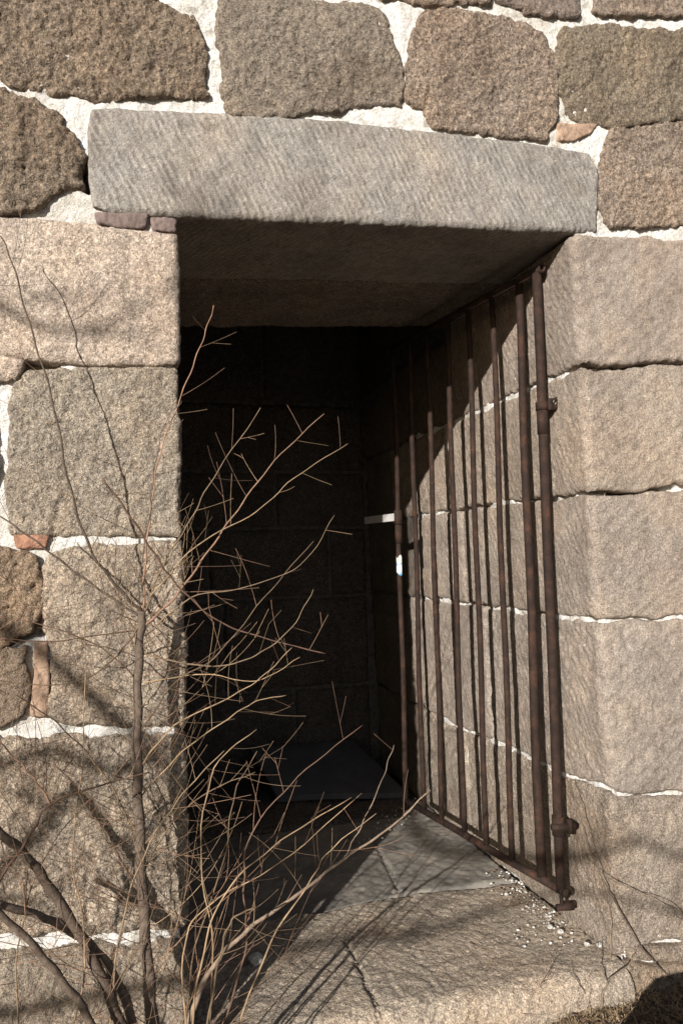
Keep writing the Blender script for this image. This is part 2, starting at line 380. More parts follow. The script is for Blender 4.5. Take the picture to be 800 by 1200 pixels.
def rj(jt, jb, u0, u1, col, gap=.005, top=None, **k):
    us = np.linspace(u1, u0, 26)
    T = [(u, (top(u) if top else zj(jt, u))-gap+.003*math.sin(u*31+jb)) for u in us]
    Bm = [(u, zj(jb, u)+gap+.003*math.sin(u*27+jt)) for u in us[::-1]]
    kw = dict(amp=.0035, bulge=.003, rad=.008, rag=.006, f=8); kw.update(k)
    return block('granite_block', T+Bm, map_right, M_right, wall, col, **kw)
zlint = lambda u: Hx(W0+u)-.004
RB = -DB+.02
vx = {1: -.78, 2: -rev_r(522, 500)[0]*-1, 3: rev_r(543, 650)[0], 4: rev_r(573, 800)[0], 5: rev_r(545, 860)[0]}
vx[2] = rev_r(524, 520)[0]
UE = face_r(872, 600)[0]
cols = {1: (.395,.338,.288), 2: (.388,.335,.282), 3: (.378,.327,.28), 4: (.378,.33,.286), 5: (.355,.308,.257)}
topz = lambda u: front(860, 265)[1] if u > .04 else Hx(W0)-.003
for j in range(1, 6):
    tj = j-1
    t = (lambda u: min(front(760, 268)[1], Hx(W0+max(u, 0))-.004)) if j == 1 else None
    rj(tj or 1, j, vx[j]+.006, UE, cols[j], top=t, amp=.0042 if j >= 4 else .0026)
    inner_top = (lambda u: HH+.42) if j == 1 else None
    lo = RB; mid = (vx[j]+lo)/2+(.08 if j % 2 else -.1)
    if j == 1:
        rj(1, 1, lo, vx[j]-.006, (.19,.16,.13), top=lambda u: HH-.01, ds=.011)  # colour lowered to paint in the shade on this inner block
        rj(1, 1, lo, -.90, (0.243, 0.200, 0.166), top=lambda u: HH+.42, ds=.014) if False else None
    else:
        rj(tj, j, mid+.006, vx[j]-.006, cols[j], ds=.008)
        rj(tj, j, lo, mid-.006, (.19,.165,.135), ds=.011)  # deepest blocks: shade of the reveal put into a darker colour
# inner upper course of the reveal, above the soffit level
block('granite_block', [(RB, HH+.004), (RB, HH+.4), (-.80, HH+.4), (-.80, HH+.004)], map_right, M_shade, wall, (0.099, 0.090, 0.081), ds=.014)  # shade above the soffit painted into the colour, both sides
block('granite_block', [(DB-.02, HH-.1), (DB-.02, HH+.4), (.86, HH+.4), (.86, HH-.1)], map_left, M_shade, wall, (0.099, 0.090, 0.081), ds=.014)
# foundation course below the sill on the right
block('brick_course', [face_r(738,1112), face_r(800,1110), face_r(870,1110), face_r(870,1131), face_r(800,1130), face_r(742,1128)], map_right, M_pitted, wall, (.33,.275,.22), ds=.006, amp=.006, rad=.008, base=-.006)
block('granite_block', [(.0, zj(5, 0)-.012), (.1, zj(5, .12)-.05), (UE, zj(5, .3)-.055), (UE, -.4), (-.02, -.4)], map_right, M_pitted, wall, (0.310, 0.250, 0.190), ds=.008)
# left inner reveal behind the jamb blocks
zz = [-.02, front(213,1088)[1], front(213,849)[1], front(213,626)[1], front(213,426)[1], HH-.02]
dd = [.7, .5, .8, .55, .75]
for i in range(5):
    a, b2 = zz[i]+.006, zz[i+1]-.006
    block('granite_block', [(dd[i]+.012, a), (DB-.02, a), (DB-.02, b2), (dd[i]+.012, b2)], map_left, M_shade, wall, (0.099, 0.090, 0.083), ds=.014)  # dark colour stands for shade on the inner left side
# back wall of the chamber
zr = [-.02, zj(4, -1.15)+.0, zj(3, -1.2)-.02, zj(2, -1.0)-.02, zj(1, -1.)+.0, HH, HH+.4]
zr = [-.02, .385, .80, 1.12, 1.38, 1.70, HH+.4]
cuts = [[.62], [.30], [.24, .80], [.55], [.36], [.5]]
for i in range(6):
    xs = [.012]+cuts[i]+[W0-.012]
    for a, b2 in zip(xs, xs[1:]):
        z0, z1 = zr[i]+.008, zr[i+1]-.008
        if b2-a > .03:
            block('granite_block', [(a+.007, z0), (b2-.007, z0), (b2-.007, z1), (a+.007, z1)], map_back, M_shade, wall, (0.084, 0.078, 0.076), ds=.012, amp=.005)  # chamber gloom put into the block colour
# lintel with tooled face, its underside, the second soffit slab
lt = [(108,128), (102,150), (104,210), (110,243), (124,251)]
LT = []
for q in lt:
    a, b2 = front(*q); LT.append((a, b2-Hx(a)))
xr = front(699, 266)[0]; xl = front(128, 252)[0]
up = [(701,200), (690,179), (640,171), (560,161), (480,152), (400,142), (320,137), (250,133), (160,128)]
poly = LT+[(xl, -.02), (xl, -.375), (xr, -.375), (xr, .0)]
for q in up:
    a, b2 = front(*q); poly.append((a, b2-Hx(a)))
block('lintel', poly, map_lintel, M_lintel, wall, (0.259, 0.245, 0.225), ds=.006, amp=.0028, bulge=.001, rad=.006, rag=.0025, f=7, soft=1, base=.004)
block('soffit_slab', [(-.1, -.388), (-.1, -D1), (1.1, -D1), (1.1, -.388)], map_lintel, M_sill, wall, (0.206, 0.180, 0.154), ds=.010, amp=.004, bulge=.002)
# roof slab of the chamber and closing core
core = MB()
for (c, s) in (((.5, 1.32, HH+.47), (1.0, 1.2, .06)), ((.5, DB+.2, 1.), (1.4, .12, 1.8)), ((-.8, 1.2, 1.), (.6, 1.15, 1.9)), ((1.85, 1.2, 1.), (.7, 1.15, 1.9)), ((.5, 1.2, 2.75), (2., 1.15, .62))):
    core.box(c, (s[0], 0, 0), (0, s[1], 0), (0, 0, s[2]))
core.box((.5, D1-.36, HH+.22), (.6, 0, 0), (0, .34, 0), (0, 0, .12))
core.build('rubble_core', M_mortar_grey, wall, smooth=False)
# bedding mortar behind every block
def hm(lo, am, s=0):
    def f(U, V):
        P = np.stack([U, V, np.full(len(U), s)], 1); return lo+am*(fbm(P, 14, 4, .6, 3)+.6*fbm(P, 60, 3, .6, 9))
    return f
def h_left(U, V):
    P = np.stack([U, V, np.zeros(len(U))], 1); n = fbm(P, 14, 4, .6, 3)+.6*fbm(P, 60, 3, .6, 9)
    up = np.clip((V-HH+.1)/.1, 0, 1); h = -.013+.003*up+.0050*n
    # open gaps: the black slot left of the third jamb block
    for (a, b2) in (((47, 680), (48, 738)), ((20, 427), (60, 424)), ((2, 752), (36, 738)), ((102, 196), (104, 215))):
        d = seg_dist(np.stack([U, V], 1), np.array([front(*a), front(*b2)]), False); h -= .09*np.exp(-(d/.013)**4)
    h = np.where(U > .01, -.012+.004*n, h); return np.where(U > -.03, np.minimum(h, -.004), h)
def h_right(U, V):
    P = np.stack([U, V, np.zeros(len(U))], 1); n = fbm(P, 12, 4, .6, 3)+.6*fbm(P, 55, 3, .6, 9); m = fbm(P, 5, 2, .5, 11)
    up = np.clip((V-HH+.02)/.03, 0, 1)*(U > 0)
    lowr = -.014+.010*n-.09*np.clip(m+.08, 0, 1)
    lowr = np.where(U < -.05, -.008+.007*n-.05*np.clip(m-.15, 0, 1), lowr)
    lowr = np.where(V < .03, -.03, lowr)
    return lowr*(1-up)+(-.009+.0045*n)*up
P, Fc = sheet(map_left, -.95, .10, -.4, HH+.45, .007, h_left); mm = MB(); mm.add(P, Fc)
P, Fc = sheet(map_right, -1.15, -.78, -.4, HH-.15, .007, h_right); mm.add(P, Fc)
P, Fc = sheet(map_right, -.785, .45, -.4, HH+.45, .007, h_right); mm.add(P, Fc)
P, Fc = sheet(map_front, -.95, W0+.45, HH+.449, HH+.75, .007, hm(-.0100, .0045)); mm.add(P, Fc)
P, Fc = sheet(map_front, -.05, W0+.05, HH+.09, HH+.452, .007, hm(-.0095, .0045)); mm.add(P, Fc)
P, Fc = sheet(map_front, -3.2, -.94, -.4, 3.4, .03, hm(-.012, .005)); mm.add(P, Fc)
P, Fc = sheet(map_front, W0+.44, 3.8, -.4, 3.4, .03, hm(-.012, .005)); mm.add(P, Fc)
P, Fc = sheet(map_front, -.95, W0+.45, HH+.74, 3.4, .03, hm(-.012, .005)); mm.add(P, Fc)
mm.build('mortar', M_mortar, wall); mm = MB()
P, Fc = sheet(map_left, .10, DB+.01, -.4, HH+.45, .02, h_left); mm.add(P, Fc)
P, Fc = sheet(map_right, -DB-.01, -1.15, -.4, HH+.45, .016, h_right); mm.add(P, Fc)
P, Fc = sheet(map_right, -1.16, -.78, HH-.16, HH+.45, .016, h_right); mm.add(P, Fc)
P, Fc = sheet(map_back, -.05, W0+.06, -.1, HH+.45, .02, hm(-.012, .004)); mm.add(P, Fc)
mm.build('chamber_mortar', M_mortar_shade, wall)
# the wall goes on beyond the frame
def outer(x0, x1, z0, z1):
    z = z0
    while z < z1-.1:
        h = min(rnd.uniform(.26, .36), z1-z); x = x0
        while x < x1-.08:
            w = min(rnd.uniform(.35, .62), x1-x); g = .006; j = lambda: rnd.uniform(-.012, .012)
            if x1-(x+w) < .15: w = x1-x
            c = rnd.uniform(.85, 1.15); k = BROWN2 if z > 1.7 else (0.302, 0.250, 0.198)
            block('granite_block', [(x+g+j(), z+g+j()), (x+w-g+j(), z+g+j()), (x+w-g+j(), z+h-g+j()), (x+w/2, z+h-g+j()), (x+g+j(), z+h-g+j())], map_front,
                  M_rough if z > 1.7 else M_pitted, wall, tuple(q*c for q in k), ds=.022, amp=.008, rad=.02, bulge=.01, rag=.006)
            x += w
        z += h
xL = front(-92, 600)[0]; xR = front(872, 600)[0]+.0; zT = front(400, -74)[1]
outer(-3.1, xL-.008, -.38, zT+.1); outer(xR+.008, 3.7, -.38, zT+.1); outer(-3.1, 3.7, zT+.12, 3.35)

# ------------------------------------------------------------------ threshold
sill = thing('threshold', 'worn granite threshold, outer cracked slab and blue-grey inner slab under the gate', 'doorstep', (.5, 0, -.1)); sill['_base'] = (.5, 0, -.1)
Zt = lambda x, y: (atZ(x, y)[0], atZ(x, y)[1]+.03)
def map_sill(U, V, h):
    P = map_top(U, V, h); P[:, 2] += .006*np.sin(U*5); return P
yfr = .0
block('outer_slab', [(-.03, -.2), (1.035, -.2), (1.035, .05), (1.02, YS+.02), (.7, YS+.045), (.4, YS+.0), (-.03, YS+.02)], map_sill, M_sill, sill, (.36,.31,.25), amp=.0035, bulge=.003, rad=.010, rag=.004, f=6,
      cracks=([Zt(405,1105), Zt(418,1128), Zt(428,1150), Zt(447,1185), Zt(455,1215)],))
def map_floor(U, V, h): return np.stack([U, V, h-.006], 1)
block('inner_slab', [(-.03, YS+.005), (.4, YS-.015), (.7, YS+.03), (1.02, YS+.005), (1.02, 1.15), (-.03, 1.15)], map_floor, M_slab, sill, (.2,.2,.2), amp=.004, bulge=.002, rad=.006, rag=.003, f=5, ds=.007,
      cracks=([atZ(434,975)[:2], atZ(440,992)[:2], atZ(455,1010)[:2], atZ(462,1025)[:2], atZ(467,1044)[:2]],))
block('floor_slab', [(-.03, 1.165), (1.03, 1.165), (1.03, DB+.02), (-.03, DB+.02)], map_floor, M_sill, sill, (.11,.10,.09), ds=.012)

# dark sheet lying at the back of the chamber
c0, c1 = atZ(325, 934, .03), atZ(476, 927, .03); c2 = atY(413, 868, 1.76); c3 = atY(292, 875, 1.76)
mbs = MB(); th = np.array([0, 0, .022]); q = [c0, c1, c2, c3]
ns = 8; V = []
for k in range(2):
    for j in range(ns+1):
        for i in range(ns+1):
            a, b2 = i/ns, j/ns; p = (q[0]*(1-a)+q[1]*a)*(1-b2)+(q[3]*(1-a)+q[2]*a)*b2
            V.append(p-th*k+np.array([0, 0, .004*math.sin(a*5+b2*3)]))
n2 = (ns+1)**2; Fc = []
for j in range(ns):
    for i in range(ns):
        a = j*(ns+1)+i; Fc += [(a, a+1, a+ns+2, a+ns+1), (n2+a, n2+a+ns+1, n2+a+ns+2, n2+a+1)]
rim = [i for i in range(ns+1)]+[j*(ns+1)+ns for j in range(1, ns+1)]+[ns*(ns+1)+i for i in range(ns-1, -1, -1)]+[j*(ns+1) for j in range(ns-1, 0, -1)]
for a, b2 in zip(rim, rim[1:]+rim[:1]): Fc.append((b2, a, n2+a, n2+b2))
mbs.add(V, Fc)
tag(mbs.build('floor_panel', M_sheet, smooth=False), 'flat dark grey panel lying on the floor against the back of the chamber', 'panel')

# ------------------------------------------------------------------ the gate
GH = np.array([.942, .128]); GF = np.array([.821, .917]); ZB, ZT = .1265, 1.728
gd = (GF-GH)/np.linalg.norm(GF-GH); gn = np.array([-gd[1], gd[0]])    # gn points away from the reveal, into the opening
gate = thing('iron_gate', 'rusted iron bar gate standing open against the right side of the doorway', 'gate', (GH[0], GH[1], 0)); gate['_base'] = (GH[0], GH[1], 0)
def gp(s, z, off=0.):
    p = GH+(GF-GH)*s+gn*off; return np.array([p[0], p[1], z])
def pipe(pts, r, sides=14): m_ = MB(); m_.tube(pts, r, sides); return m_
def wob(s, z0, z1, r, n=14, a=.0022):
    ph = rnd.random()*6; return [gp(s, z0+(z1-z0)*k/n, a*math.sin(ph+k*.9)) for k in range(n+1)]
pipe(wob(0, ZB-.004, ZT-.004, 0, 14, .0008), .0122, 18).build('hinge_post', M_rust, gate)
ys = [.204, .324, .445, .561, .684, .800, .917]
for i, y in enumerate(ys):
    s = (y-GH[1])/(GF[1]-GH[1]); p = wob(s, ZB+.005, ZT-.005, 0)
    r0, r1 = (.0128, .0102) if i == 0 else (.0090, .0084)
    rr = [r0+(r1-r0)*k/(len(p)-1) for k in range(len(p))]
    mb_ = MB(); mb_.tube(p, rr, 14); b_ = mb_.build('bar', M_rust, gate)
    if i == 6:
        st = MB(); zc = 0.947; N_ = 12; V = []; Fc = []
        # sticker wrapped round the side of the bar
        for k in range(N_+1):
            a = math.radians(150+k*150/N_)
            for z in (zc-.030, zc+.032):
                c = gp(s, z); V.append(c+np.array([math.cos(a)*.0107, math.sin(a)*.0107, .006*math.sin(a*3) if z > zc else .006*math.cos(a*2)]))
        for k in range(N_): Fc.append((2*k, 2*k+2, 2*k+3, 2*k+1))
        m_, nt, bs = newmat('paper_sticker'); tc = N(nt, 'ShaderNodeTexCoord').outputs['Object']
        sx = N(nt, 'ShaderNodeSeparateXYZ'); nt.links.new(tc, sx.inputs[0])
        cc = ramp(nt, math_(nt, 'MULTIPLY', math_(nt, 'ADD', math_(nt, 'ADD', sx.outputs['Z'], math_(nt, 'MULTIPLY', noise(nt, tc, 70, 2), .02)), -.925), 14.), [(0, (.05,.25,.42)), (.2, (.75,.78,.78)), (.45, (.72,.78,.82)), (.55, (.10,.25,.45)), (.62, (.8,.74,.5)), (.9, (.8,.78,.7))])
        nt.links.new(cc, bs.inputs['Base Color'])
        st.add(V, Fc); st.build('sticker', m_, b_ if False else gate)
# top rail: hollow pipe with its open end at the hinge post
tr = MB(); e0 = gp(-.030, ZT+.004); e1 = gp(1.02, ZT+.004); ro, ri = .0112, .0078; sd = 18; ax = np.array([gd[0], gd[1], 0]); bx = np.array([gn[0], gn[1], 0]); bz = np.array([0, 0, 1.])
rings = [(e0+ax*.06, ri), (e0, ri), (e0, ro), (e1, ro), (e1, .0)]
V = []; Fc = []
for (c, r) in rings:
    for k in range(sd): a = 2*math.pi*k/sd; V.append(c+r*(math.cos(a)*bx+math.sin(a)*bz))
for i in range(len(rings)-1):
    for k in range(sd): Fc.append((i*sd+k, (i+1)*sd+k, (i+1)*sd+(k+1) % sd, i*sd+(k+1) % sd))
tr.add(V, Fc); tr.build('top_rail', M_rust, gate)
br = MB(); br.tube([gp(-.02, ZB), gp(.3, ZB-.002), (gp(.6, ZB)), gp(1.015, ZB)], .0108, 14); br.build('bottom_rail', M_rust, gate)
cap = MB(); cap.tube([gp(-.030, ZB), gp(-.019, ZB)], .0118, 16); cap.build('rail_cap', M_rust, gate)
# hinges: collar round the post, strap into the stone
def hinge(z, hc, big):
    c = gp(0, z); h = MB(); prof = [(-hc, .0120), (-hc, .0165), (hc, .0165), (hc, .0120)]; V = []; Fc = []
    for (dz, r) in prof:
        for k in range(20): a = 2*math.pi*k/20; V.append(c+np.array([r*math.cos(a), r*math.sin(a), dz]))
    for i in range(3):
        for k in range(20): Fc.append((i*20+k, i*20+(k+1) % 20, (i+1)*20+(k+1) % 20, (i+1)*20+k))
    h.add(V, Fc)
    o = h.build('hinge_collar', M_rust, gate)
    t = MB(); a = np.array([.030, .0, 0.]); 
    if big:
        t.tube([c+np.array([-.026, -.010, .002]), c+np.array([.0, -.013, .0]), c+np.array([.028, -.008, -.004]), c+np.array([.052, .006, -.006])], [.008, .010, .012, .010], 9)
        t.box(c+np.array([.024, -.010, 0]), (.005, 0, 0), (0, .012, 0), (0, 0, .017))
    else:
        # bent strap with a bolt hole
        x0, x1 = .012, .047; hw = .016; y = c[1]-.013; zc = c[2]+.004; hole = np.array([.032, .006]); nh = 16
        ring = [(c[0]+hole[0]+.0065*math.cos(2*math.pi*k/nh), zc+hole[1]+.0065*math.sin(2*math.pi*k/nh)) for k in range(nh)]
        outl = [(c[0]+x0, zc-hw), (c[0]+x1-.012, zc-hw+.003), (c[0]+x1, zc-.006), (c[0]+x1, zc+hw+.008), (c[0]+x0+.014, zc+hw), (c[0]+x0, zc+hw)]
        outl = [tuple(p) for p in resample(outl, .008)]
        pts = outl+ring; no = len(outl)
        vs, es, fs, a1, a2, a3 = delaunay_2d_cdt([Vector(p) for p in pts], [(i, (i+1) % no) for i in range(no)]+[(no+i, no+(i+1) % nh) for i in range(nh)], [], 1, 1e-7)
        keep = [f for f in fs if math.hypot(sum(vs[i][0] for i in f)/3-c[0]-hole[0], sum(vs[i][1] for i in f)/3-zc-hole[1]) > .0062]
        nv = len(vs); V = [(v[0], y-.0, v[1]) for v in vs]+[(v[0], y+.004, v[1]) for v in vs]
        Fc = [tuple(f) for f in keep]+[tuple(i+nv for i in f[::-1]) for f in keep]; em = {}
        for f in keep:
            for p, q2 in zip(f, f[1:]+f[:1]):
                if (q2, p) in em: em.pop((q2, p))
                else: em[(p, q2)] = 1
        Fc += [(q2, p, p+nv, q2+nv) for (p, q2) in em]; t.add(V, Fc)
        t.box(c+np.array([.045, .015, .012]), (.002, 0, 0), (0, .032, 0), (0, 0, .012))
    t.build('hinge_strap', M_rust, gate)
hinge(1.368, .011, False)
sl = MB(); sl.tube([gp(0, 1.294), gp(0, 1.356)], .0142, 18); sl.build('sleeve', M_rust, gate)
hinge(.287, .024, True)
# pivot pin below and its socket in the stone
pv = MB(); pv.tube([gp(0, .080), gp(0, ZB)], .005, 10); pv.build('pivot_pin', M_rust, gate)
sk = MB(); sk.tube([gp(0, .083)+np.array([-.012, .004, 0]), gp(0, .083)+np.array([.032, .0, 0])], [.0085, .0105], 14); sk.build('pivot_socket', M_rust, gate)
# latch on the free bar
s1 = 1.0; lc = MB(); zc = 1.121; lc.tube([gp(s1, zc-.028), gp(s1, zc-.026), gp(s1, zc+.022), gp(s1, zc+.024)], [.0098, .0145, .0145, .0098], 16); lc.build('latch_collar', M_rust, gate)
lb = MB(); lb.box(gp(1.17, zc+.0), (ax*.13), bx*.003, bz*.0135); lb.build('latch_bar', M_bolt, gate, smooth=False)
sl2 = MB(); sl2.tube([gp(1, zc-.095), gp(1, zc-.03)], .0122, 14); sl2.build('sleeve', M_rust, gate)

# ------------------------------------------------------------------ shrubs
def catmull(P, n=6):
    P = [np.array(p, float) for p in P]; Q = [2*P[0]-P[1]]+P+[2*P[-1]-P[-2]]; out = []
    for i in range(1, len(Q)-2):
        for k in range(n):
            t = k/n; a, b, c, d = Q[i-1:i+3]
            out.append(.5*((2*b)+(c-a)*t+(2*a-5*b+4*c-d)*t*t+(3*b-a-3*c+d)*t**3))
    return out+[P[-1]]
def unit(v): return v/(np.linalg.norm(v)+1e-12)
def twig(mb, p, d, L, r, lvl, up=.25):
    n = max(6, int(L/.016)); pts = [p]; d = unit(d); st = L/n; curl = np.array([rnd.uniform(-1, 1), rnd.uniform(-.6, .6), rnd.uniform(-.5, 1)])*rnd.uniform(.08, .6)
    for k in range(n):
        d = unit(d+np.array([0, 0, up*st*8])+curl*st*8+np.array([rnd.gauss(0, .013) for _ in range(3)]))
        q = pts[-1]+d*st
        if q[1] > -.012 and q[0] < .0: q[1] = -.012-rnd.random()*.004; d[1] = -abs(d[1])*.3
        pts.append(q)
        if lvl > 0 and k > 0 and rnd.random() < .085:
            side = unit(np.cross(d, np.array([rnd.gauss(0, .35), 1, rnd.gauss(0, .35)])))*rnd.choice((-1, 1))
            twig(mb, q, d*1.+side*rnd.uniform(.25, .7)+np.array([0, rnd.gauss(0, .3), 0]), L*rnd.uniform(.3, .7), r*.75, lvl-1, up)
    rr = [max(.00038, r*(1-.65*k/n)) for k in range(n+1)]; mb.tube(pts, rr, 4 if r < .0016 else 5, False)
def shrub(name, label, cat, stems, mat_main=M_bark):
    """stems: (part, [(px, py, Y)...], r0, r1, twig count, twig len, material, main side bias)"""
    p0 = stems[0][1][0]; b = atY(*p0); t = thing(name, label, cat, tuple(b)); t['_base'] = tuple(float(x) for x in b)
    for (part, pp, r0, r1, nt_, tl, mat, up) in stems:
        P = [atY(*q) for q in pp]; C_ = catmull(P, 7)
        n = len(C_); ph = rnd.random()*9
        C_ = [c+np.array([.0016*math.sin(i*1.3+ph), .0016*math.cos(i*1.7+ph), .0]) for i, c in enumerate(C_)]
        rr = [(r0+(r1-r0)*(i/(n-1))**.8)*(1+.07*math.sin(i*2.1+ph))*(.74 if r0 < .005 else 1) for i in range(n)]
        mb = MB(); mb.tube(C_, rr, 10 if r0 > .005 else 6); twl = []
        for k in range(nt_):
            u = (k+rnd.random())/nt_; u = .06+.92*u; i = min(n-2, int(u*(n-1))); d = unit(C_[i+1]-C_[i])
            side = unit(np.cross(d, np.array([rnd.gauss(0, .4), 1, rnd.gauss(0, .4)])))*rnd.choice((-1, 1)); tw = MB()
            twig(tw, C_[i], d*rnd.uniform(.3, 1.)+side*rnd.uniform(.6, 1.3)+np.array([0, rnd.gauss(0, .35), 0]), tl*rnd.uniform(.4, 1.25)*(1.1-.45*u), min(.00082, rr[i]*.42), 1 if tl < .15 else 2, up)
            twl.append(tw)
        o = mb.build(part, mat, t)
        for tw in twl:
            w = tw.build('twig', M_twig if rnd.random() < .55 else M_twigr, None); w.parent = o
    return t
B, T, RD = M_bark, M_twig, M_twigr
shrub('bare_sapling', 'leafless sapling with one straight trunk in front of the left jamb', 'shrub', [
 ('trunk', [(184,1290,-.13), (178,1190,-.125), (170,1090,-.12), (163,960,-.11), (161,860,-.10), (163,770,-.10), (167,716,-.10)], .0132, .0078, 62, .28, B, .3),
 ('branch', [(167,718,-.10), (140,690,-.11), (107,645,-.13), (82,570,-.14), (62,470,-.14), (35,380,-.12), (12,300,-.12), (-8,262,-.1)], .0045, .0014, 12, .14, B, .2),
 ('branch', [(166,724,-.10), (130,700,-.12), (85,668,-.15), (42,634,-.18), (0,604,-.2), (-40,570,-.2)], .0036, .0016, 9, .16, B, .1),
 ('branch', [(168,716,-.10), (171,650,-.11), (178,590,-.11), (188,530,-.12), (216,455,-.13), (237,400,-.13), (251,358,-.13)], .0034, .0012, 7, .13, RD, .2),
 ('branch', [(165,714,-.10), (163,680,-.12), (176,600,-.13), (181,550,-.13), (194,495,-.14), (214,470,-.14)], .0022, .0010, 5, .11, B, .2),
 ('branch', [(168,735,-.10), (205,700,-.12), (240,652,-.14), (278,598,-.16), (322,540,-.17), (379,485,-.18)], .0040, .0011, 12, .17, RD, .15),
 ('branch', [(170,718,-.10), (192,660,-.13), (222,612,-.17), (250,560,-.19), (306,478,-.2)], .0028, .0010, 9, .16, T, .2),
 ('branch', [(120,560,-.2), (155,608,-.19), (185,655,-.17), (212,690,-.15), (258,729,-.15), (318,750,-.16), (381,766,-.17)], .0026, .0018, 4, .10, RD, .05),
 ('branch', [(166,730,-.10), (140,765,-.13), (105,793,-.16), (60,803,-.2), (0,798,-.22)], .0026, .0012, 5, .14, T, .2),
 ('branch', [(166,738,-.10), (110,745,-.13), (60,752,-.17), (0,748,-.2)], .0022, .0010, 6, .14, RD, .2),
 ('branch', [(165,800,-.10), (120,760,-.12), (60,735,-.15), (0,722,-.17)], .0024, .0010, 7, .15, RD, .2),
 ('branch', [(168,766,-.10), (215,777,-.13), (262,780,-.15), (305,765,-.17), (342,735,-.18), (367,691,-.18)], .0027, .0010, 5, .11, T, .1),
 ('branch', [(164,860,-.10), (205,800,-.14), (252,770,-.17), (310,700,-.19), (367,634,-.2)], .0024, .0010, 6, .13, T, .1),
 ('branch', [(163,900,-.10), (205,850,-.14), (260,822,-.18), (305,795,-.19), (342,759,-.2)], .0024, .0010, 8, .14, T, .1),
 ('branch', [(170,745,-.10), (225,700,-.15), (280,690,-.18), (352,662,-.2), (392,604,-.2)], .0020, .0008, 4, .09, T, .1),
 ('branch', [(168,800,-.10), (240,790,-.15), (300,798,-.18), (352,770,-.19)], .0019, .0008, 3, .08, T, .1),
 ('branch', [(176,700,-.11), (230,640,-.15), (300,600,-.18), (345,560,-.2), (407,520,-.21)], .0022, .0009, 6, .11, T, .1),
 ('branch', [(163,935,-.10), (215,880,-.14), (262,846,-.18), (300,822,-.19), (335,815,-.2)], .0022, .0010, 8, .14, T, .15),
 ('branch', [(165,985,-.10), (120,905,-.13), (70,850,-.16), (20,815,-.2)], .0026, .0012, 8, .16, T, .2),
 ('branch', [(168,1020,-.10), (205,960,-.15), (250,925,-.2), (300,905,-.22)], .0026, .0010, 9, .16, T, .2),
 ('branch', [(170,1060,-.11), (130,985,-.14), (95,930,-.18), (60,890,-.2)], .0024, .0010, 8, .15, RD, .2),
])
shrub('spreading_shrub', 'thick dark stems of a leafless shrub rising to the left edge beside the sapling', 'shrub', [
 ('stem', [(175,1300,-.2), (140,1195,-.2), (105,1115,-.2), (62,1045,-.21), (28,1000,-.22), (-20,960,-.24), (-90,905,-.27)], .0105, .0065, 14, .26, B, .3),
 ('stem', [(182,1300,-.16), (150,1180,-.17), (118,1120,-.18), (78,1088,-.2), (30,1068,-.23), (-60,1045,-.28)], .0095, .006, 12, .26, B, .4),
 ('stem', [(150,1300,-.25), (108,1200,-.25), (66,1140,-.26), (22,1090,-.28), (-40,1040,-.3)], .0075, .005, 10, .24, B, .4),
 ('stem', [(-40,1080,-.3), (0,1030,-.27), (35,980,-.25), (60,942,-.24), (120,920,-.22), (175,905,-.2)], .0040, .0016, 10, .18, RD, .2),
 ('stem', [(60,942,-.24), (42,915,-.24), (20,890,-.25), (-20,850,-.25)], .0028, .0014, 8, .18, RD, .2),
 ('stem', [(120,1300,-.2), (140,1100,-.2), (170,1000,-.2), (215,930,-.2), (262,880,-.2)], .0030, .0012, 10, .18, T, .2),
 ('stem', [(60,1300,-.22), (100,1130,-.22), (85,1000,-.22), (98,880,-.22), (100,700,-.2)], .0026, .0011, 12, .16, T, .2),
 ('stem', [(30,1300,-.2), (20,1130,-.2), (50,1010,-.2), (110,930,-.18)], .0026, .0011, 12, .18, T, .2),
])
shrub('leaning_shrub', 'tan-twigged leafless shrub leaning over the threshold in front of the opening', 'shrub', [
 ('stem', [(200,1310,-.28), (222,1200,-.26), (245,1140,-.25), (290,1090,-.22), (352,1046,-.18), (402,1007,-.15), (459,968,-.12), (503,926,-.1)], .0058, .0016, 8, .17, B, .1),
 ('stem', [(235,1310,-.34), (244,1200,-.33), (258,1120,-.32), (272,1078,-.31), (302,1062,-.3)], .0032, .0020, 3, .18, T, .4),
 ('stem', [(225,1310,-.22), (262,1200,-.22), (288,1110,-.2), (286,1045,-.2), (294,978,-.19), (350,910,-.18), (424,850,-.17)], .0038, .0013, 8, .19, RD, .2),
 ('stem', [(402,1007,-.15), (426,962,-.13), (447,915,-.12), (461,873,-.12)], .0020, .0010, 2, .08, B, .1),
 ('stem', [(215,1310,-.3), (232,1150,-.3), (262,1050,-.28), (330,985,-.27), (411,935,-.26)], .0032, .0012, 6, .18, T, .2),
 ('stem', [(230,1310,-.2), (250,1130,-.22), (235,1000,-.22), (252,900,-.22), (300,855,-.22)], .0030, .0011, 7, .19, T, .2),
 ('stem', [(245,1310,-.25), (310,1120,-.25), (361,1037,-.24), (387,996,-.24), (441,953,-.24)], .0030, .0011, 4, .15, T, .15),
 ('stem', [(210,1310,-.2), (225,1130,-.2), (262,1010,-.2), (275,930,-.19), (302,880,-.18)], .0028, .0011, 7, .18, T, .2),
 ('stem', [(225,1310,-.27), (215,1120,-.27), (246,1060,-.26), (330,1010,-.25), (423,930,-.24)], .0026, .0010, 4, .15, T, .15),
])
